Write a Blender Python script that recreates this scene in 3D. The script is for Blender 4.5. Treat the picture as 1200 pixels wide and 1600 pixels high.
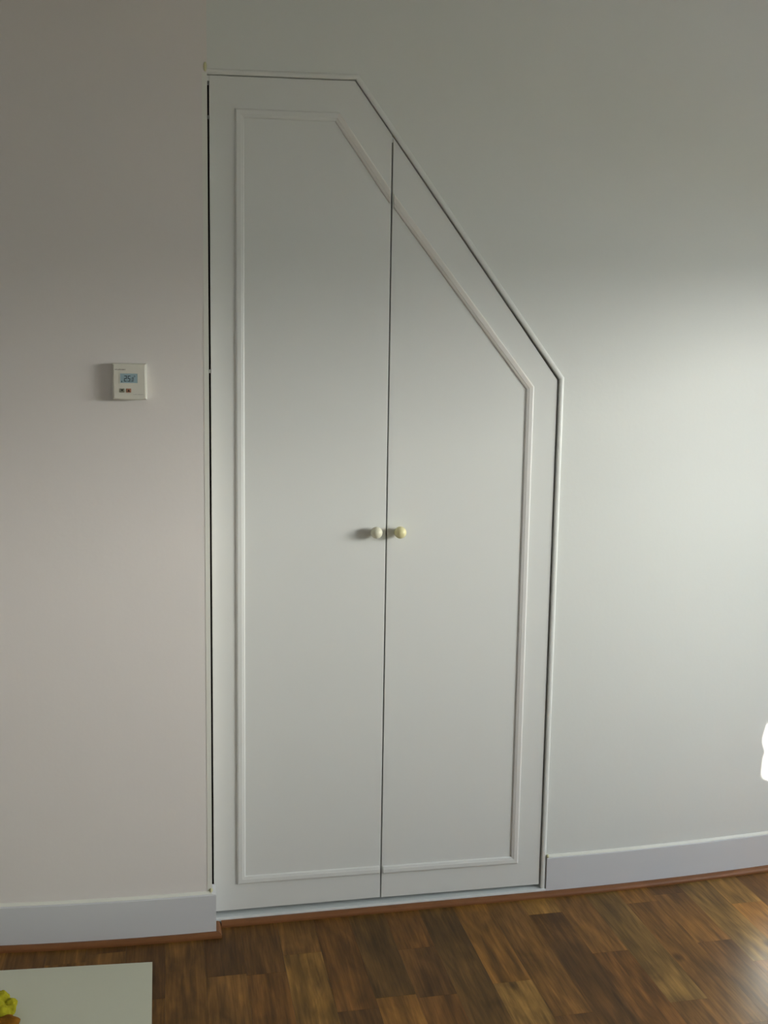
import bpy, bmesh, math, random
from mathutils import Vector, Matrix, noise

# ------------------------------------------------------------------ scene, camera, light
for o in list(bpy.data.objects):
    bpy.data.objects.remove(o, do_unlink=True)
SC = bpy.context.scene
COL = SC.collection
random.seed(7)

CAM_H = 1.385
def camera():
    p, y, r = (math.radians(a) for a in (7.493, 11.849, 0.908))
    fwd = Vector((math.sin(y)*math.cos(p), math.cos(y)*math.cos(p), -math.sin(p)))
    right = Vector((math.cos(y), -math.sin(y), 0))
    up = right.cross(fwd)
    R = math.cos(r)*right + math.sin(r)*up
    U = -math.sin(r)*right + math.cos(r)*up
    c = bpy.data.cameras.new('camera')
    c.sensor_fit = 'VERTICAL'; c.sensor_height = 36.0; c.sensor_width = 27.0
    c.lens = 36.0*1618/1600
    c.clip_start = 0.02
    o = bpy.data.objects.new('camera', c); COL.objects.link(o)
    m = Matrix((R, U, -fwd)).transposed().to_4x4()
    m.translation = (0, -2.5, CAM_H)
    o.matrix_world = m
    SC.camera = o
camera()

W = bpy.data.worlds.new('world'); SC.world = W
W.use_nodes = True
bg = W.node_tree.nodes['Background']
bg.inputs[0].default_value = (0.84, 0.92, 1.0, 1)
bg.inputs[1].default_value = 5.0

def aim(o, d):
    o.rotation_euler = Vector(d).to_track_quat('-Z', 'Y').to_euler()

SUN_DIR = Vector((0.25, 1.0, -0.36))
sl = bpy.data.lights.new('sun', 'SUN'); sl.energy = 110.0; sl.angle = math.radians(0.6)
sl.color = (1.0, 0.95, 0.86)
so = bpy.data.objects.new('sun', sl); COL.objects.link(so); so.location = (0.3, -6, 4)
aim(so, SUN_DIR)

# bright morning haze seen low through the window in the right wall
hl = bpy.data.lights.new('morning_haze', 'AREA'); hl.shape = 'ELLIPSE'; hl.size = 6.0; hl.size_y = 3.2
hl.energy = 1400.0; hl.color = (1.0, 0.99, 0.94)
ho = bpy.data.objects.new('morning_haze', hl); COL.objects.link(ho)
ho.location = (13.4, -7.8, 3.45)
aim(ho, Vector((1.0, 0.0, 1.0)) - Vector(ho.location))

# portals help the sky light find the openings
def portal(loc, d, sx, sy):
    l = bpy.data.lights.new('sky_portal', 'AREA'); l.shape = 'RECTANGLE'; l.size = sx; l.size_y = sy
    l.cycles.is_portal = True
    o = bpy.data.objects.new('sky_portal', l); COL.objects.link(o); o.location = loc; aim(o, d)
portal((2.54, -1.46, 1.12), (-1, 0, 0), 2.08, 1.28)

SC.view_settings.view_transform = 'Standard'
SC.view_settings.look = 'None'
SC.view_settings.exposure = 0.10
SC.view_settings.gamma = 1.0
SC.view_settings.use_curve_mapping = False

# ------------------------------------------------------------------ materials
def mat(name, col, rough=0.5, spec=0.5, bump=0.0, bscale=60.0, mottle=0.0, mscale=6.0, metallic=0.0):
    m = bpy.data.materials.new(name); m.use_nodes = True
    nt = m.node_tree; b = nt.nodes['Principled BSDF']
    b.inputs['Base Color'].default_value = (*col, 1)
    b.inputs['Roughness'].default_value = rough
    b.inputs['Specular IOR Level'].default_value = spec
    b.inputs['Metallic'].default_value = metallic
    tc = nt.nodes.new('ShaderNodeNewGeometry')
    if mottle > 0:
        n = nt.nodes.new('ShaderNodeTexNoise'); n.inputs['Scale'].default_value = mscale
        n.inputs['Detail'].default_value = 4
        nt.links.new(tc.outputs['Position'], n.inputs['Vector'])
        mx = nt.nodes.new('ShaderNodeMix'); mx.data_type = 'RGBA'
        mx.inputs['A'].default_value = (*[c*(1-mottle) for c in col], 1)
        mx.inputs['B'].default_value = (*[min(1, c*(1+mottle)) for c in col], 1)
        nt.links.new(n.outputs['Fac'], mx.inputs['Factor'])
        nt.links.new(mx.outputs['Result'], b.inputs['Base Color'])
    if bump > 0:
        n2 = nt.nodes.new('ShaderNodeTexNoise'); n2.inputs['Scale'].default_value = bscale
        n2.inputs['Detail'].default_value = 3
        nt.links.new(tc.outputs['Position'], n2.inputs['Vector'])
        bp = nt.nodes.new('ShaderNodeBump'); bp.inputs['Strength'].default_value = bump
        bp.inputs['Distance'].default_value = 0.002
        nt.links.new(n2.outputs['Fac'], bp.inputs['Height'])
        nt.links.new(bp.outputs['Normal'], b.inputs['Normal'])
    return m

M = {
 'wall_cool': mat('wall_paint_cool', (0.750, 0.768, 0.728), 0.62, 0.35, 0.10, 90, 0.012, 3),
 'wall_warm': mat('wall_paint_warm', (0.80, 0.758, 0.715), 0.75, 0.3, 0.10, 90, 0.012, 3),
 'wall_far':  mat('wall_paint_bounce_white', (0.87, 0.86, 0.85), 0.75, 0.3, 0.10, 90, 0.012, 3),  # unseen walls and ceiling whitened to lift the bounced light
 'ceiling':   mat('ceiling_paint', (0.87, 0.865, 0.85), 0.8, 0.3, 0.05, 90),
 'door':      mat('door_gloss_white', (0.755, 0.768, 0.732), 0.42, 0.45, 0.03, 35, 0.012, 5),
 'casing':    mat('casing_gloss_white', (0.76, 0.775, 0.735), 0.32, 0.5),
 'casing_old':mat('casing_yellowed_white', (0.80, 0.80, 0.715), 0.38, 0.5),
 'mould':     mat('moulding_white', (0.757, 0.768, 0.732), 0.38, 0.5),
 'mould_cream': mat('moulding_cream', (0.765, 0.742, 0.69), 0.45, 0.45, 0, 1, 0.03, 30),
 'mould_edge': mat('moulding_ivory', (0.76, 0.752, 0.718), 0.4, 0.5),
 'base':      mat('baseboard_white', (0.67, 0.68, 0.69), 0.35, 0.5, 0.02, 30),
 'sill':      mat('sill_gloss_white', (0.78, 0.82, 0.80), 0.3, 0.5),
 'carcass':   mat('carcass_shade_brown', (0.045, 0.022, 0.014), 0.8, 0.2, 0, 1, 0.2, 20),
 'filler':    mat('yellowed_filler', (0.72, 0.70, 0.42), 0.6, 0.3, 0.5, 300),
 'knob_a':    mat('knob_ivory', (0.80, 0.78, 0.60), 0.07, 0.6),
 'knob_b':    mat('knob_cream_yellow', (0.82, 0.76, 0.42), 0.07, 0.6),
 'thermo':    mat('thermostat_cream', (0.72, 0.70, 0.60), 0.45, 0.5),
 'thermo_side': mat('thermostat_white', (0.82, 0.83, 0.76), 0.45, 0.5),
 'lcd':       mat('lcd_blue_grey', (0.33, 0.46, 0.50), 0.2, 0.6),
 'lcd_dark':  mat('lcd_segment', (0.05, 0.075, 0.085), 0.4, 0.4),
 'btn_green': mat('button_grey_green', (0.25, 0.25, 0.18), 0.5, 0.4),
 'btn_red':   mat('button_brick_red', (0.42, 0.19, 0.11), 0.5, 0.4),
 'print':     mat('dark_print', (0.20, 0.18, 0.14), 0.6, 0.3),
 'print_pale':mat('pale_print', (0.48, 0.46, 0.40), 0.6, 0.3),
 'arrow':     mat('arrow_print', (0.03, 0.025, 0.02), 0.6, 0.3),
 'board':     mat('board_cream', (0.60, 0.61, 0.48), 0.55, 0.4, 0.02, 60, 0.02, 10),
 'board_edge':mat('board_edge_chip', (0.34, 0.27, 0.17), 0.7, 0.2, 0.2, 300, 0.2, 200),
 'cloth':     mat('cloth_yellow', (0.36, 0.33, 0.015), 0.85, 0.15, 0.6, 260, 0.35, 70),
 'cloth_brown': mat('cloth_brown', (0.22, 0.09, 0.008), 0.85, 0.15, 0.6, 260, 0.35, 70),
 'steel':     mat('hinge_steel', (0.45, 0.43, 0.40), 0.35, 0.5, metallic=1.0),
 'frame':     mat('window_frame_white', (0.78, 0.78, 0.75), 0.4, 0.5),
 'sun_edge_blocker':   mat('sun_edge_blocker_beige', (0.55, 0.50, 0.42), 0.9, 0.1, 0.3, 400),
 'light_blocker':     mat('light_blocker_green', (0.060, 0.075, 0.040), 0.8, 0.2, 0.8, 60, 0.4, 30),
 'added_ground':    mat('added_ground_grey', (0.145, 0.14, 0.15), 0.8, 0.2, 0.4, 40, 0.15, 4),
 'subfloor':  mat('subfloor_dark', (0.05, 0.03, 0.02), 0.9, 0.1),
}

def wood(name, base=None, rough=0.34, spec=0.17):
    """laminate strip: tint from the object's own colour, long grain, pores, a few knots"""
    m = bpy.data.materials.new(name); m.use_nodes = True
    nt = m.node_tree; L = nt.links; b = nt.nodes['Principled BSDF']
    N = nt.nodes.new
    geo = N('ShaderNodeNewGeometry'); oi = N('ShaderNodeObjectInfo')
    off = N('ShaderNodeVectorMath'); off.operation = 'SCALE'
    comb = N('ShaderNodeCombineXYZ')
    L.new(oi.outputs['Random'], comb.inputs[0]); L.new(oi.outputs['Random'], comb.inputs[1])
    L.new(geo.outputs['Random Per Island'], comb.inputs[2])
    L.new(comb.outputs[0], off.inputs[0]); off.inputs['Scale'].default_value = 17.0
    add = N('ShaderNodeVectorMath'); add.operation = 'ADD'
    L.new(geo.outputs['Position'], add.inputs[0]); L.new(off.outputs[0], add.inputs[1])
    def grain(sx, sy, scale, detail, dist):
        mp = N('ShaderNodeMapping'); mp.inputs['Scale'].default_value = (sx, sy, 1)
        L.new(add.outputs[0], mp.inputs['Vector'])
        n = N('ShaderNodeTexNoise'); n.inputs['Scale'].default_value = scale
        n.inputs['Detail'].default_value = detail; n.inputs['Distortion'].default_value = dist
        L.new(mp.outputs[0], n.inputs['Vector']); return n.outputs['Fac']
    g1 = grain(1, 0.09, 80, 7, 0.5)       # long grain
    g2 = grain(1, 0.30, 12, 3, 1.4)       # cloudy figure
    g3 = grain(1, 0.05, 230, 3, 0.2)      # pores
    def mul(a, lo, hi, inmin=0.3, inmax=0.7):
        r = N('ShaderNodeMapRange'); r.inputs['From Min'].default_value = inmin; r.inputs['From Max'].default_value = inmax
        r.inputs['To Min'].default_value = lo; r.inputs['To Max'].default_value = hi
        L.new(a, r.inputs['Value']); return r.outputs[0]
    def math2(op, a, c):
        n = N('ShaderNodeMath'); n.operation = op
        for i, v in enumerate((a, c)):
            if isinstance(v, (int, float)): n.inputs[i].default_value = v
            else: L.new(v, n.inputs[i])
        return n.outputs[0]
    f = math2('MULTIPLY', mul(g1, 0.62, 1.32), mul(g2, 0.60, 1.36))
    f = math2('MULTIPLY', f, mul(g3, 0.78, 1.15))
    f = math2('MULTIPLY', f, mul(geo.outputs['Random Per Island'], 0.97, 1.0, 0, 1))
    vm = N('ShaderNodeVectorMath'); vm.operation = 'SCALE'
    if base is None: L.new(oi.outputs['Color'], vm.inputs[0])
    else: vm.inputs[0].default_value = base
    L.new(f, vm.inputs['Scale'])
    # knots
    vo = N('ShaderNodeTexVoronoi'); vo.inputs['Scale'].default_value = 3.1; vo.inputs['Randomness'].default_value = 1.0
    mpk = N('ShaderNodeMapping'); mpk.inputs['Scale'].default_value = (1.5, 0.9, 1)
    L.new(add.outputs[0], mpk.inputs['Vector']); L.new(mpk.outputs[0], vo.inputs['Vector'])
    kn = mul(vo.outputs['Distance'], 0.35, 1.0, 0.02, 0.07)
    vk = N('ShaderNodeVectorMath'); vk.operation = 'SCALE'
    L.new(vm.outputs[0], vk.inputs[0]); L.new(kn, vk.inputs['Scale'])
    L.new(vk.outputs[0], b.inputs['Base Color'])
    b.inputs['Roughness'].default_value = rough
    b.inputs['Specular IOR Level'].default_value = spec
    bp = N('ShaderNodeBump'); bp.inputs['Strength'].default_value = 0.06; bp.inputs['Distance'].default_value = 0.001
    L.new(g3, bp.inputs['Height']); L.new(bp.outputs[0], b.inputs['Normal'])
    return m
M['plank'] = wood('laminate_strip')
M['bead'] = mat('bead_red_brown', (0.21, 0.085, 0.030), 0.42, 0.3, 0, 1, 0.14, 25)

# ------------------------------------------------------------------ helpers
def obj(name, bm, material, parent=None, smooth=False, bevel=0.0, seg=2):
    bmesh.ops.recalc_face_normals(bm, faces=bm.faces[:])
    me = bpy.data.meshes.new(name); bm.to_mesh(me); bm.free()
    for m in (material if isinstance(material, (list, tuple)) else [material]):
        me.materials.append(m)
    if smooth:
        for p in me.polygons: p.use_smooth = True
    o = bpy.data.objects.new(name, me); COL.objects.link(o)
    if parent: o.parent = parent
    if bevel:
        md = o.modifiers.new('bevel', 'BEVEL'); md.width = bevel; md.segments = seg
        md.limit_method = 'ANGLE'; md.angle_limit = math.radians(30)
    return o
def struct(o, label, cat):
    o['kind'] = 'structure'; o['label'] = label; o['category'] = cat; return o
def tag(o, label, cat, group=None):
    o['label'] = label; o['category'] = cat
    if group: o['group'] = group
    return o
def thing(name, label, cat, loc=(0, 0, 0)):
    o = bpy.data.objects.new(name, None); COL.objects.link(o); o.location = loc
    o.empty_display_size = 0.1
    return tag(o, label, cat)
def box(bm, x0, x1, y0, y1, z0, z1):
    v = [bm.verts.new((x, y, z)) for x in (x0, x1) for y in (y0, y1) for z in (z0, z1)]
    for f in ((0,1,3,2),(4,6,7,5),(0,4,5,1),(2,3,7,6),(0,2,6,4),(1,5,7,3)):
        bm.faces.new([v[i] for i in f])
def box_bm(*a):
    bm = bmesh.new(); box(bm, *a); return bm
def prism(pts, y0, y1):
    """closed polygon in the XZ plane extruded along Y"""
    bm = bmesh.new()
    a = [bm.verts.new((x, y0, z)) for x, z in pts]; c = [bm.verts.new((x, y1, z)) for x, z in pts]
    bm.faces.new(a); bm.faces.new(c[::-1])
    n = len(pts)
    for i in range(n): bm.faces.new((a[i], c[i], c[(i+1) % n], a[(i+1) % n]))
    return bm
def loft(rows, closed=True, cap=True):
    bm = bmesh.new(); R = [[bm.verts.new(p) for p in r] for r in rows]
    n = len(R[0])
    for a, c in zip(R, R[1:]):
        for i in range(n if closed else n-1):
            bm.faces.new((a[i], a[(i+1) % n], c[(i+1) % n], c[i]))
    if cap: bm.faces.new(R[0][::-1]); bm.faces.new(R[-1])
    return bm
def lathe(prof, n=28):
    """prof: (radius, distance towards the room); axis along -Y"""
    bm = bmesh.new(); rings = []
    for r, d in prof:
        if r < 1e-6: rings.append([bm.verts.new((0, -d, 0))])
        else: rings.append([bm.verts.new((r*math.cos(2*math.pi*i/n), -d, r*math.sin(2*math.pi*i/n))) for i in range(n)])
    for a, c in zip(rings, rings[1:]):
        for i in range(n):
            j = (i+1) % n
            if len(a) == 1: bm.faces.new((a[0], c[i], c[j]))
            elif len(c) == 1: bm.faces.new((a[i], a[j], c[0]))
            else: bm.faces.new((a[i], a[j], c[j], c[i]))
    return bm
def miters(P, side):
    """offset vectors of an open polyline in the plane; side=+1 left of travel"""
    out = []; N = []
    for a, c in zip(P, P[1:]):
        d = (Vector(c)-Vector(a)).normalized(); N.append(Vector((-d.y, d.x))*side)
    for i in range(len(P)):
        if i == 0: out.append(N[0])
        elif i == len(P)-1: out.append(N[-1])
        else: out.append((N[i-1]+N[i])/(1+N[i-1].dot(N[i])))
    return out
def strip(A, B, mA, mB, prof, y0, name, material, parent, bevel=0.0):
    """straight moulding from A to B in XZ, mitred; prof = (across, out) pairs"""
    rows = [[(Vector(P)+m*u).x if k == 0 else (y0-v if k == 1 else (Vector(P)+m*u).y)
             for (u, v) in prof for k in range(3)] for P, m in ((A, mA), (B, mB))]
    rows = [[tuple(r[i:i+3]) for i in range(0, len(r), 3)] for r in rows]
    return obj(name, loft(rows), material, parent, bevel=bevel)

# bowed plaster: the two wall faces curve gently away from the room at their far ends
X_C = 0.094          # outside corner of the left wall
Y_L = -0.048         # face of the left wall
def yl(x): return Y_L + 0.100*max(0.0, X_C-x)**2 if x > -0.6 else Y_L + 0.100*0.694**2 + 0.1388*(-0.6-x)
def yr(x): return 0.0626*max(0.0, x-0.95)**2
XL, XR, YB, ZT = -1.60, 2.40, -3.60, 2.45
def frange(a, b, st):
    n = max(1, round((b-a)/st)); return [a+(b-a)*i/n for i in range(n+1)]

# door outline
DL, DM, DR = 0.0985, 0.5315, 0.9697
DB = 0.0315
TL, TK, TS = (DL, 2.0585), (0.4392, 2.0695), (DR, 1.3825)
def ztop(x):
    if x < TK[0]: return TL[1] + (TK[1]-TL[1])*(x-TL[0])/(TK[0]-TL[0])
    return TK[1] + (TS[1]-TK[1])*(x-TK[0])/(TS[0]-TK[0])

# ------------------------------------------------------------------ the room
floor = struct(obj('floor', box_bm(XL, XR, YB, 0.10, -0.05, -0.008), M['subfloor']),
               'brown laminate strip floor of mixed light and dark blocks', 'floor')

# back wall with the sloping cupboard opening
def back_wall():
    g = 0.003
    xs = [X_C, TK[0]] + frange(TK[0], DR+g, 0.1)[1:] + frange(DR+g, XR, 0.06)[1:]
    bm = bmesh.new(); cols = []
    for x in xs:
        lo = ztop(min(x, DR)) + g if x < DR+g-1e-6 else None
        if lo is not None: cols.append([[(x, lo)], lo])
        else: cols.append([[(x, 0)], 0])
    def V(x, z): return bm.verts.new((x, yr(x), z))
    top = [V(x, ZT) for x in xs]
    low = []
    for x in xs:
        if x < DR+g-1e-6: low.append(V(x, ztop(x)+g))
        else: low.append(V(x, 0.0))
    k = next(i for i, x in enumerate(xs) if x >= DR+g-1e-6)
    kn = V(xs[k], TS[1]+g)
    faces = []
    for i in range(len(xs)-1):
        if i+1 == k: faces.append(bm.faces.new((low[i], kn, top[i+1], top[i])))
        elif i == k: faces.append(bm.faces.new((low[i], low[i+1], top[i+1], top[i], kn)))
        else: faces.append(bm.faces.new((low[i], low[i+1], top[i+1], top[i])))
    r = bmesh.ops.extrude_face_region(bm, geom=faces)
    for v in r['geom']:
        if isinstance(v, bmesh.types.BMVert): v.co.y = 0.10 + max(0.0, v.co.y)
    return bm
struct(obj('wall_back', back_wall(), M['wall_cool']), 'cool white painted wall around and right of the sloping cupboard', 'wall')

def left_block():
    xs = frange(XL, X_C, 0.06); pts = [(x, yl(x)) for x in xs]
    poly = pts + [(X_C, 0.10), (XL, 0.30)]
    bm = bmesh.new()
    a = [bm.verts.new((x, y, 0)) for x, y in poly]; c = [bm.verts.new((x, y, ZT)) for x, y in poly]
    bm.faces.new(a); bm.faces.new(c)
    for i in range(len(poly)): bm.faces.new((a[i], a[(i+1) % len(poly)], c[(i+1) % len(poly)], c[i]))
    return bm
struct(obj('wall_back_left', left_block(), M['wall_warm']), 'warm white wall standing slightly proud left of the cupboard', 'wall')

struct(obj('wall_left', box_bm(XL-0.12, XL, YB, 0.30, 0, ZT), M['wall_far']), 'warm white side wall left of the view', 'wall')
struct(obj('ceiling', box_bm(XL-0.12, XR+0.12, YB-0.12, 0.30, ZT, ZT+0.1), M['ceiling']), 'white ceiling above the view', 'ceiling')
# right wall with the window that lights the room
WY0, WY1, WZ0, WZ1 = -2.50, -0.42, 0.48, 1.755
bm = bmesh.new()
box(bm, XR, XR+0.12, YB, WY0, 0, ZT); box(bm, XR, XR+0.12, WY1, 0.30, 0, ZT)
box(bm, XR, XR+0.12, WY0, WY1, 0, WZ0); box(bm, XR, XR+0.12, WY0, WY1, WZ1, ZT)
struct(obj('wall_right', bm, M['wall_far']), 'white side wall right of the view with the window opening', 'wall')
def window(name, label, parts):
    bm = bmesh.new()
    for p in parts: box(bm, *p)
    return struct(obj(name, bm, M['frame'], bevel=0.003), label, 'window')
t = 0.04
window('window_1', 'white window frame in the right wall', [
    (XR+0.05, XR+0.10, WY0, WY0+t, WZ0, WZ1), (XR+0.05, XR+0.10, WY1-t, WY1, WZ0, WZ1),
    (XR+0.05, XR+0.10, WY0+t, WY1-t, WZ0, WZ0+t), (XR+0.05, XR+0.10, WY0+t, WY1-t, WZ1-t, WZ1)])
# wall behind the camera with a narrow slot added to let in the sun patch
SX0, SX1, SZ0, SZ1 = 0.60, 1.50, 1.590, 1.770
bm = bmesh.new()
box(bm, XL-0.12, SX0, YB-0.12, YB, 0, ZT); box(bm, SX1, XR+0.12, YB-0.12, YB, 0, ZT)
box(bm, SX0, SX1, YB-0.12, YB, 0, SZ0); box(bm, SX0, SX1, YB-0.12, YB, SZ1, ZT)
struct(obj('wall_front', bm, M['wall_far']), 'white wall behind the camera with a narrow slot added for the sun patch', 'wall')

# rippled blocker added behind the camera to shape the sun patch's left edge
def sun_edge_blocker_bm():
    bm = bmesh.new(); rows = []
    n = 48
    for i in range(n+1):
        z = 1.45 + 0.50*i/n
        w = 0.7480 + 0.0045*math.sin(z*62.0) + 0.0035*math.sin(z*118.0+1.0)
        rows.append([(0.45, YB+0.004, z), (w-0.001, YB+0.004, z), (w, YB+0.007, z), (w-0.001, YB+0.010, z), (0.45, YB+0.010, z)])
    return loft(rows)
tag(obj('sun_edge_blocker', sun_edge_blocker_bm(), M['sun_edge_blocker']), 'beige rippled blocker added behind the camera to shape the sun patch', 'sun_edge_blocker')
# unseen green blocker added outside the right-hand window to dim the lower walls
def light_blocker_bm():
    rows = []
    r = random.Random(5)
    for i in range(61):
        y = -7.0 + 7.5*i/60; h = 1.27 + r.uniform(-0.03, 0.03)
        rows.append([(4.10+r.uniform(-.03, .03), y, -0.05), (4.05+r.uniform(-.04, .04), y, h*0.6), (4.13, y, h*0.97), (4.25, y, h), (4.37, y, h*0.97),
                     (4.45+r.uniform(-.04, .04), y, h*0.6), (4.40+r.uniform(-.03, .03), y, -0.05)])
    return loft(rows)
tag(obj('low_light_blocker', light_blocker_bm(), M['light_blocker']), 'unseen green blocker added outside the right window to dim the lower walls', 'light_blocker')

struct(obj('added_ground_outside', box_bm(XR+0.13, 14.0, -9.0, 5.0, -0.25, -0.05), M['added_ground']), 'unseen grey plane added outside the right window to cut and bounce light', 'ground')  # unseen ground plane added to limit light rising through the window

# laminate strips: individual near the cupboard, joined further back
PW = 0.0925; PX0 = 0.0725
TONES = {  # albedo of the blocks
 'd': (0.125, 0.058, 0.015), 'dg': (0.129, 0.066, 0.017), 'm': (0.182, 0.086, 0.020), 'r': (0.167, 0.073, 0.016),
 'o': (0.217, 0.100, 0.020), 'l': (0.249, 0.128, 0.028), 'g': (0.193, 0.108, 0.028), 't': (0.249, 0.135, 0.033),
}
LAY = {  # strip number: (block end, tone) from the wall outwards
 -6: [(-0.20, 'm')], -5: [(-0.25, 'd')], -4: [(-0.12, 'm'), (-0.40, 'o')], -3: [(-0.09, 'd'), (-0.36, 'm')],
 -2: [(-0.30, 'd'), (-0.62, 'o')], -1: [(-0.55, 'm')], 0: [(-0.236, 'd'), (-0.60, 'm')],
 1: [(-0.244, 'd'), (-0.62, 'r')], 2: [(-0.175, 'm'), (-0.58, 'l')], 3: [(-0.42, 'r'), (-0.80, 'd')],
 4: [(-0.385, 'dg'), (-0.70, 'o')], 5: [(-0.20, 'r'), (-0.40, 'd'), (-0.75, 'r')], 6: [(-0.64, 'dg')],
 7: [(-0.378, 'o'), (-0.72, 't')], 8: [(-0.52, 'm'), (-0.9, 'd')], 9: [(-0.10, 'l'), (-0.60, 'd')],
 10: [(-0.30, 'm'), (-0.70, 'r')], 11: [(-0.519, 'g'), (-0.8, 'm')], 12: [(-0.09, 'o'), (-0.62, 'm')],
 13: [(-0.06, 'd'), (-0.30, 'm'), (-0.7, 'd')], 14: [(-0.40, 'g'), (-0.8, 'r')], 15: [(-0.14, 't'), (-0.50, 'o')],
 16: [(-0.35, 'd')], 17: [(-0.22, 'm')],
}
unit = bmesh.new(); box(unit, 0, 1, 0, 1, 0, 1)
bmesh.ops.recalc_face_normals(unit, faces=unit.faces[:])
PM = bpy.data.meshes.new('plank'); unit.to_mesh(PM); unit.free(); PM.materials.append(M['plank'])
rest = bmesh.new()
k0 = math.floor((XL-PX0)/PW); k1 = math.ceil((XR-PX0)/PW)
for k in range(k0, k1):
    x0 = max(XL, PX0+k*PW); x1 = min(XR, PX0+(k+1)*PW)
    if x1-x0 < 0.01: continue
    y = yr(x0)-0.010 if x0 > 0.07 else yl(x0)-0.008
    blocks = [(e, TONES[c]) for e, c in LAY.get(k, [])]
    last = blocks[-1][0] if blocks else -random.uniform(0.1, 0.4)
    if not blocks: blocks = [(last, random.choice(list(TONES.values())))]
    while last > YB:
        last -= random.uniform(0.22, 0.62); blocks.append((max(last, YB), random.choice(list(TONES.values()))))
    for e, c in blocks:
        if y-e < 0.004: continue
        g = 0.00012
        if y > -1.0 and -0.75 < x0 < 2.0:
            o = bpy.data.objects.new('plank', PM); COL.objects.link(o); o.parent = floor
            o.location = (x0+g, e+g, -0.008); o.scale = (x1-x0-2*g, y-e-2*g, 0.008)
            j = random.uniform(0.92, 1.08); o.color = (c[0]*j, c[1]*j, c[2]*j, 1)
        else: box(rest, x0+g, x1-g, e+g, y-g, -0.008, 0.0)
        y = e
ro = obj('planks_beyond_view', rest, M['plank'], floor); ro['kind'] = 'stuff'; ro.color = (0.175, 0.085, 0.024, 1)

# baseboards and the brown floor bead, swept in plan along the wall faces
def sweep(path, prof, side, name, material, label=None, cat=None, bevel=0.0):
    ms = miters(path, side)
    rows = [[(P[0]+m.x*u, P[1]+m.y*u, z) for u, z in prof] for P, m in zip(path, ms)]
    o = obj(name, loft(rows), material, bevel=bevel)
    return struct(o, label, cat)
BT, BH = 0.010, 0.110
bprof = [(0, 0), (0, BH-0.001), (BT-0.001, BH-0.0022), (BT, BH-0.0035), (BT, 0)]
lp = [(x, yl(x)) for x in frange(XL, X_C, 0.06)]
sweep(lp + [(X_C, -0.003)], bprof, -1, 'baseboard_left', M['base'], 'white baseboard wrapping the corner left of the cupboard', 'baseboard')
rp = [(x, yr(x)) for x in frange(0.9864, XR, 0.06)]
bprof_r = [(u*0.8, z*0.972) for u, z in bprof]
sweep(rp, bprof_r, -1, 'baseboard_right', M['base'], 'white baseboard right of the cupboard doors', 'baseboard')
kprof = [(0.0, 0.0), (0.0, 0.0062), (0.0020, 0.0058), (0.0058, 0.0012), (0.0062, 0.0)]
sweep(lp, [(u, z+BH-0.0015) for u, z in kprof], -1, 'trim_4', M['casing_old'], 'thin off-white caulk line above the left baseboard', 'trim')
sweep(rp, [(u, z+BH*0.972-0.0015) for u, z in kprof], -1, 'trim_5', M['casing_old'], 'thin off-white caulk line above the right baseboard', 'trim')
def bead(t0, w, h, n=6):
    p = [(t0, 0.0), (t0, h)]
    for i in range(n+1):
        a = math.pi/2*(1-i/n); p.append((t0 + w*0.25 + w*0.75*math.cos(a), h*0.25 + h*0.75*math.sin(a)))
    p.append((t0+w, 0.0)); return p
off = [(x, yl(x)) for x in frange(XL, X_C, 0.06)]
mo = bead(BT+0.0005, 0.013, 0.0125)
end = (X_C, Y_L)
ms = miters(off+[(X_C, 0.0)], -1)
rows = [[(P[0]+m.x*u, P[1]+m.y*u, z) for u, z in mo] for P, m in zip(off, ms)]
struct(obj('trim_1', loft(rows), M['bead']), 'red-brown floor bead under the left baseboard', 'trim')
rows = [[(P[0]+m.x*u, P[1]+m.y*u, z+0.0006) for u, z in mo] for P, m in zip([(X_C, Y_L), (X_C, -0.0100)], [ms[-2], ms[-1]])]
struct(obj('trim_2', loft(rows), M['bead']), 'short return of red-brown floor bead at the wall corner', 'trim')
rp2 = [(0.1185, 0.0)] + [(x, yr(x)) for x in frange(0.95, XR, 0.06)]
sweep(rp2, bead(0.0085, 0.0155, 0.0125), -1, 'trim_3', M['bead'], 'long red-brown floor bead below the cupboard doors and right baseboard', 'trim')

# ------------------------------------------------------------------ the built-in cupboard
cup = thing('built_in_cupboard', 'white double-door built-in cupboard with sloping top right corner', 'cupboard', (0.534, 0, 0))
def local(o):
    o.matrix_parent_inverse = cup.matrix_basis.inverted(); return o
GAP = 0.0016
L_IN, R_IN = DL+0.0015, DR-0.001
# two leaves
def leaf(pts): return local(obj('door', prism(pts, 0.0, 0.020), M['door'], cup, bevel=0.0012))
door_a = leaf([(DL+0.0030, DB+0.001), (DM-GAP, DB), (DM-GAP, ztop(DM-GAP)-0.0005), (TK[0], TK[1]-0.0005), (DL+0.0030, TL[1]-0.0005)])
door_b = leaf([(DM+GAP, DB-0.0005), (R_IN, DB-0.003), (R_IN, TS[1]-0.002), (DM+GAP, ztop(DM+GAP)-0.0005)])
door_a['label'] = 'left leaf of the cupboard with a flat top and cut corner'
door_b['label'] = 'right leaf of the cupboard with a long sloping top'

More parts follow.
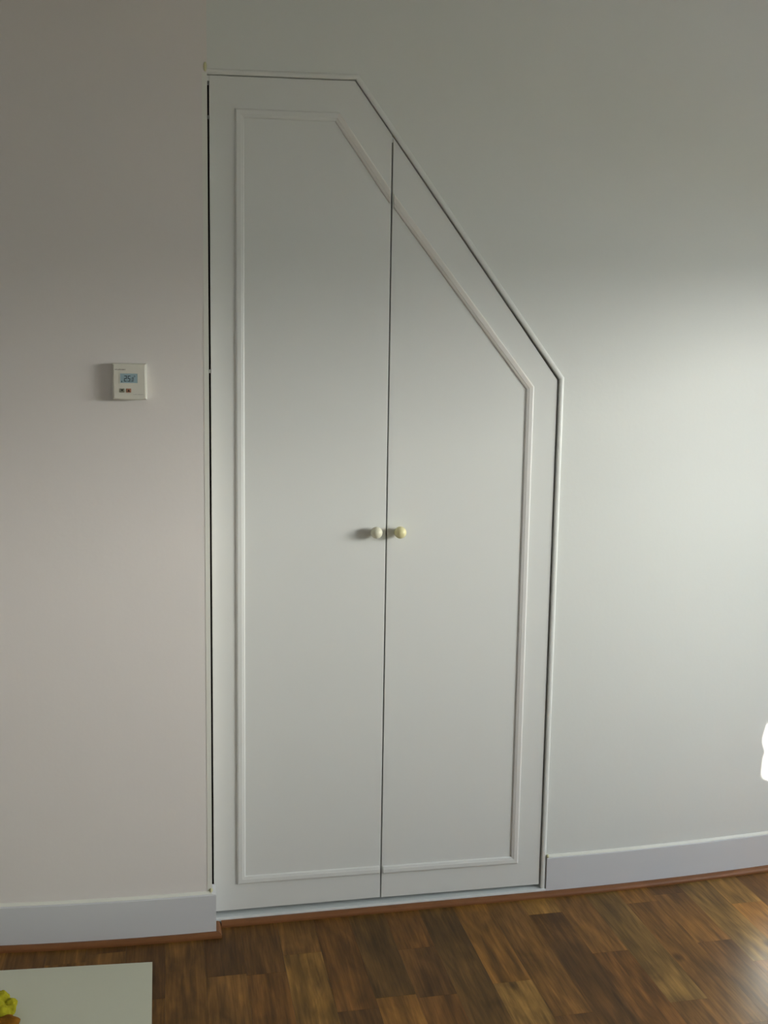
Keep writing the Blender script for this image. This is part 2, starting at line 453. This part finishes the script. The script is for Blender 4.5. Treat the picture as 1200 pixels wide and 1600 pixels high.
# casing: half-round bead on three sides, flat yellowed strip on the wall corner
cprof = [(0.0, -0.003), (0.0, 0.0030), (0.0010, 0.0046), (0.0035, 0.0056), (0.0070, 0.0058), (0.0100, 0.0050), (0.0125, 0.0028), (0.0140, -0.003)]
CP = [Vector((X_C+0.001, TL[1]+0.0005)), Vector((TK[0]+0.001, TK[1]+0.0008)), Vector((DR+0.0025, TS[1]+0.0008)), Vector((DR+0.0025, 0.0005))]
cm = miters(CP, 1)
def casing(i): return local(strip(CP[i], CP[i+1], cm[i], cm[i+1], cprof, 0.0, 'casing', M['casing'], cup))
for i in range(3): casing(i)
cl = local(obj('casing', box_bm(0.0835, X_C+0.0008, Y_L-0.0006, Y_L+0.0005, 0.112, 2.049), M['casing_old'], cup))
cl['label'] = 'thin yellowed strip on the wall corner'
# stop strips behind top and slope so that those joints stay shallow
SP = [Vector((DL, TL[1]+0.006)), Vector((TK[0]+0.002, TK[1]+0.006)), Vector((DR+0.004, TS[1]+0.004))]
sm = miters(SP, -1)
sprof = [(0, -0.0005), (0.020, -0.0005), (0.020, -0.012), (0, -0.012)]
sprof = [(u, -0.0215+v) for u, v in sprof]
for i in range(2):
    local(strip(SP[i], SP[i+1], sm[i], sm[i+1], sprof, 0.0, 'door_stop', M['casing'], cup))
# paint bridging the heads of the two vertical joints
for x0, x1, z1, zl in ((X_C+0.0012, DL+0.0028, TL[1]-0.001, 0.0120), (DM-GAP+0.0002, DM+GAP-0.0002, ztop(DM)-0.002, 0.0130)):
    local(obj('paint_bridge', box_bm(x0, x1, 0.0012, 0.018, z1-zl, z1), M['door'], cup))
# sill under the leaves and carcass behind, coloured dark so the gaps look shaded
sill = local(obj('sill', box_bm(0.1045, 0.9860, -0.0082, 0.0950, 0.0, 0.0185), M['sill'], cup, bevel=0.0012))
inn = [(X_C+0.004, 0.0), (DR+0.003, 0.0), (DR+0.003, TS[1]+0.003), (TK[0], TK[1]+0.003), (X_C+0.004, TL[1]+0.003)]
out = [(X_C+0.001, -0.0), (DR+0.03, -0.0), (DR+0.03, TS[1]+0.02), (TK[0]+0.01, TK[1]+0.03), (X_C+0.001, TL[1]+0.03)]
bm = bmesh.new()
ring = [[bm.verts.new((x, y, z)) for x, z in P] for P, y in ((inn, 0.101), (out, 0.101), (out, 0.55), )]
back_in = [bm.verts.new((x, 0.53, z)) for x, z in inn]
for a, c in ((ring[0], ring[1]), (ring[1], ring[2]), (ring[0], back_in)):
    for i in range(5): bm.faces.new((a[i], a[(i+1) % 5], c[(i+1) % 5], c[i]))
bm.faces.new(ring[2]); bm.faces.new(back_in)
local(obj('carcass', bm, M['carcass'], cup))

# applied panel mouldings on the leaves (mitred flat-backed mould)
mprof = [(u, v*0.8) for u, v in [(0.0, 0.0), (0.0, 0.0035), (0.0012, 0.0058), (0.0035, 0.0070), (0.0125, 0.0066), (0.0150, 0.0054), (0.0172, 0.0050), (0.0195, 0.0036), (0.0205, 0.0)]]
A0 = Vector((0.1598, 0.1020)); A1 = Vector((0.1598, 1.9885)); A2 = Vector((0.4030, 1.9945)); A3 = Vector((0.5262, 1.8280)); A4 = Vector((0.5262, 0.0992))
PA = [A0, A1, A2, A3]
def mould(A, B, mA, mB, parent, m, inv=None):
    o = strip(A, B, mA, mB, mprof, 0.0, 'moulding', m, parent)
    o.matrix_parent_inverse = parent.matrix_world.inverted(); return o
bpy.context.view_layer.update()
d_low = miters([A4, A0, A1], -1)
m_in = miters([A4, A0, A1, A2, A3], -1)
cutv = lambda A, B: Vector((0.0, 1.0))
def vcut(d, n):      # mitre vector for a cut along the vertical meeting edge
    # move along the strip so that x stays constant while going across by n
    return n - d*(n.x/d.x)
sl_d = (A3-A2).normalized(); sl_n = Vector((sl_d.y, -sl_d.x))
lo_d = (A0-A4).normalized(); lo_n = Vector((lo_d.y, -lo_d.x))
mould(A4, A0, vcut(lo_d, lo_n), m_in[1], door_a, M['mould'])
mould(A0, A1, m_in[1], m_in[2], door_a, M['mould'])
mould(A1, A2, m_in[2], m_in[3], door_a, M['mould'])
mould(A2, A3, m_in[3], vcut(sl_d, sl_n), door_a, M['mould_cream'])['label'] = 'sloping cream moulding'
B0 = Vector((0.5360, 1.8170)); B1 = Vector((0.9055, 1.3640)); B2 = Vector((0.9055, 0.0950)); B3 = Vector((0.5365, 0.0980))
m_b = miters([B0, B1, B2, B3], -1)
b_d = (B1-B0).normalized(); b_n = Vector((b_d.y, -b_d.x))
c_d = (B3-B2).normalized(); c_n = Vector((c_d.y, -c_d.x))
mould(B0, B1, vcut(b_d, b_n), m_b[1], door_b, M['mould_cream'])['label'] = 'sloping cream moulding'
mould(B1, B2, m_b[1], m_b[2], door_b, M['mould_edge'])
mould(B2, B3, m_b[2], vcut(c_d, c_n), door_b, M['mould'])

# ball knobs
def knob(x, z, r, m, parent, label):
    prof = [(0.0, 0.0), (r*0.62, 0.0), (r*0.62, 0.002), (r*0.45, 0.004), (r*0.42, 0.009)]
    c = 0.009 + r*0.86
    for i in range(1, 15):
        a = math.radians(-62 + (90+62)*i/14)
        prof.append((max(0, r*math.cos(a)) if i < 14 else 0.0, c + r*math.sin(a)))
    o = obj('knob', lathe(prof), m, parent, smooth=True)
    o.matrix_parent_inverse = parent.matrix_world.inverted(); o.location = (x, 0.0, z)
    o['label'] = label
knob(0.5022, 1.0005, 0.0148, M['knob_a'], door_a, 'pale ivory ball knob')
knob(0.5623, 1.0000, 0.0153, M['knob_b'], door_b, 'cream yellow ball knob')
for z in (1.966, 1.389):
    o = obj('hinge', lathe([(0, -0.004), (0.0012, -0.004), (0.0012, 0.004), (0, 0.004)], 10), M['steel'], door_a)
    o.matrix_parent_inverse = door_a.matrix_world.inverted(); o.location = (DL+0.0003, 0.002, z); o.rotation_euler = (math.pi/2, 0, 0)
# yellowed filler at three corners of the casing
def lump(name, loc, size, m, parent, seed, amp=0.35, sub=2):
    bm = bmesh.new(); bmesh.ops.create_icosphere(bm, subdivisions=sub, radius=1.0)
    for v in bm.verts:
        n = noise.noise(v.co*1.7+Vector((seed, seed*0.7, 0)))
        v.co = v.co*(1+amp*n); v.co = Vector((v.co.x*size[0], v.co.y*size[1], v.co.z*size[2]))
    o = obj(name, bm, m, parent, smooth=True); o.location = loc; return o
for loc, s in (((0.0905, Y_L-0.0005, 2.062), (0.0035, 0.0022, 0.011)), ((0.0925, Y_L-0.0022, 0.1165), (0.0042, 0.0025, 0.0060)),
               ((0.9885, -0.006, 0.1100), (0.0035, 0.006, 0.0042))):
    local(lump('filler', loc, s, M['filler'], cup, loc[2]*5))

# ------------------------------------------------------------------ thermostat on the left wall
tx, tz = -0.0835, 1.3633
ty = yl(tx)
th = thing('thermostat', 'cream wall thermostat with blue-grey display and two small buttons', 'thermostat', (tx, ty, tz))
def tpart(name, bm, m, parent=th, **k):
    o = obj(name, bm, m, parent, **k); return o
HW, HH, TD = 0.0375, 0.0405, 0.024
tpart('back_plate', box_bm(-HW-0.0005, HW+0.0008, -0.008, 0.0, -HH-0.0005, HH+0.0005), M['thermo_side'], bevel=0.0015)
# cover: front bulges slightly, chin curved
rows = []
nseg = 12
for s, inset in ((0.008, 0.0), (TD-0.0035, 0.0004), (TD-0.0012, 0.0014), (TD, 0.0036)):
    ring = []
    for i in range(nseg+1):
        u = -1+2*i/nseg; x = u*(HW-inset)
        ring.append((x, -s, -HH+inset-0.0022*(1-u*u)))
    for i in range(nseg+1):
        u = 1-2*i/nseg; x = u*(HW-inset)
        ring.append((x, -s, HH-inset))
    rows.append(ring)
tpart('cover', loft(rows), M['thermo'])
cover = th.children[-1] if th.children else th
cover = [c for c in bpy.data.objects if c.parent == th and c.name.startswith('cover')][0]
F = -TD
sx0, sx1, sz0, sz1 = -0.0205, 0.0178, -0.0035, 0.0175
bm = bmesh.new()
for r in ((sx0-0.0016, sx0, sz0-0.0016, sz1+0.0016), (sx1, sx1+0.0016, sz0-0.0016, sz1+0.0016),
          (sx0, sx1, sz1, sz1+0.0016), (sx0, sx1, sz0-0.0016, sz0)):
    box(bm, r[0], r[1], F-0.0008, F+0.0004, r[2], r[3])
tpart('display_frame', bm, M['thermo'])
disp = tpart('display', box_bm(sx0, sx1, F-0.0003, F+0.0004, sz0, sz1), M['lcd'])
SEG = {'2': 'abged', '5': 'afgcd', '0': 'abcdef'}
def digit(ch, cx, cz, w, h, tk):
    bm = bmesh.new(); hw, hh = w/2, h/2; y0, y1 = F-0.0006, F-0.0003; sh = 0.08
    R = {'a': (-hw, hw, hh-tk, hh), 'd': (-hw, hw, -hh, -hh+tk), 'g': (-hw, hw, -tk/2, tk/2),
         'f': (-hw, -hw+tk, 0, hh), 'e': (-hw, -hw+tk, -hh, 0), 'b': (hw-tk, hw, 0, hh), 'c': (hw-tk, hw, -hh, 0)}
    for s in SEG[ch]:
        a, b, c, d = R[s]; box(bm, cx+a, cx+b, y0, y1, cz+c, cz+d)
    for v in bm.verts: v.co.x += (v.co.z-cz)*sh
    return bm
tpart('digit', digit('2', -0.0088, 0.0062, 0.0060, 0.0135, 0.0017), M['lcd_dark'], disp)
tpart('digit', digit('5', -0.0010, 0.0062, 0.0060, 0.0135, 0.0017), M['lcd_dark'], disp)
tpart('digit', digit('0', 0.0070, 0.0045, 0.0040, 0.0095, 0.0012), M['lcd_dark'], disp)
tpart('decimal_point', box_bm(0.0030, 0.0042, F-0.0006, F-0.0003, -0.0006, 0.0006), M['lcd_dark'], disp)
bm = bmesh.new()
for i in range(12):
    a0, a1 = 2*math.pi*i/12, 2*math.pi*(i+1)/12
    q = [(0.0112+r*math.cos(a), F-0.0005, 0.0115+r*math.sin(a)) for r, a in ((0.0011, a0), (0.0018, a0), (0.0018, a1), (0.0011, a1))]
    bm.faces.new([bm.verts.new(p) for p in q])
tpart('degree_sign', bm, M['lcd_dark'], disp)
tpart('low_marker', box_bm(-0.0180, -0.0160, F-0.0006, F-0.0003, -0.0022, 0.0012), M['lcd_dark'], disp)
for bx_, m, up in ((-0.0165, 'btn_green', False), (-0.0020, 'btn_red', True)):
    b = tpart('button', box_bm(bx_-0.0055, bx_+0.0055, F-0.0014, F+0.0004, -0.0250, -0.0160), M[m], bevel=0.0008)
    s = 1 if up else -1; cz = -0.0205
    bm = bmesh.new()
    tri = [(bx_-0.0030, cz-0.0024*s), (bx_+0.0030, cz-0.0024*s), (bx_, cz+0.0026*s)]
    f = [bm.verts.new((x, F-0.00165, z)) for x, z in tri]; bk = [bm.verts.new((x, F-0.0012, z)) for x, z in tri]
    bm.faces.new(f); bm.faces.new(bk)
    for i in range(3): bm.faces.new((f[i], f[(i+1) % 3], bk[(i+1) % 3], bk[i]))
    tpart('arrow', bm, M['arrow'], b)
# illegible fine print
def print_marks(x0, x1, z, h, m, n, seed):
    r = random.Random(seed); bm = bmesh.new(); x = x0; w = (x1-x0)/n
    for i in range(n):
        hh = h*r.uniform(0.6, 1.0); box(bm, x, x+w*r.uniform(0.55, 0.9), F-0.0002, F+0.0002, z, z+hh); x += w
    tpart('fine_print', bm, M[m])
print_marks(-0.0320, -0.0085, 0.0255, 0.0022, 'print', 12, 3)
print_marks(0.0075, 0.0300, -0.0300, 0.0016, 'print_pale', 14, 4)

# ------------------------------------------------------------------ board and cloth on the floor
bd = thing('loose_board', 'cream flat board lying on the brown laminate floor', 'board', (-0.22, -0.30, 0))
P4 = [(-0.0493, -0.1750), (-0.0452, -0.70), (-0.62, -0.66), (-0.60, -0.1330)]
def board_bm(P, z0, z1):
    bm = bmesh.new(); a = [bm.verts.new((x+0.22, y+0.30, z0)) for x, y in P]; c = [bm.verts.new((x+0.22, y+0.30, z1)) for x, y in P]
    bm.faces.new(a); bm.faces.new(c)
    for i in range(4): bm.faces.new((a[i], a[(i+1) % 4], c[(i+1) % 4], c[i]))
    return bm
obj('core', board_bm(P4, 0.0, 0.0148), M['board_edge'], bd)
obj('face', board_bm(P4, 0.0148, 0.016), M['board'], bd)

def cloth():
    c = thing('crumpled_cloth', 'crumpled bumpy yellow cloth with a brown fold on the cream board', 'cloth', (-0.378, -0.336, 0.0195))
    bm = bmesh.new()
    for (x, y, z, r) in ((0, 0, 0.016, 0.026), (0.012, 0.032, 0.018, 0.020), (0.034, 0.018, 0.014, 0.015), (0.036, 0.002, 0.012, 0.013),
                         (-0.03, 0.02, 0.018, 0.026), (-0.02, -0.03, 0.016, 0.024), (0.020, -0.012, 0.014, 0.018), (-0.005, 0.045, 0.014, 0.016)):
        bmesh.ops.create_icosphere(bm, subdivisions=3, radius=r, matrix=Matrix.Translation((x, y, z)))
    return c, bm
c, bm = cloth()
o = obj('fabric', bm, M['cloth'], c)
md = o.modifiers.new('remesh', 'REMESH'); md.mode = 'VOXEL'; md.voxel_size = 0.0022; md.use_smooth_shade = True
tx_ = bpy.data.textures.new('lumps', 'CLOUDS'); tx_.noise_scale = 0.011
dm = o.modifiers.new('lumps', 'DISPLACE'); dm.texture = tx_; dm.strength = 0.007; dm.mid_level = 0.6
lump('fold', (0.034, -0.045, 0.013), (0.026, 0.020, 0.012), M['cloth_brown'], c, 2.2, 0.4, 3)
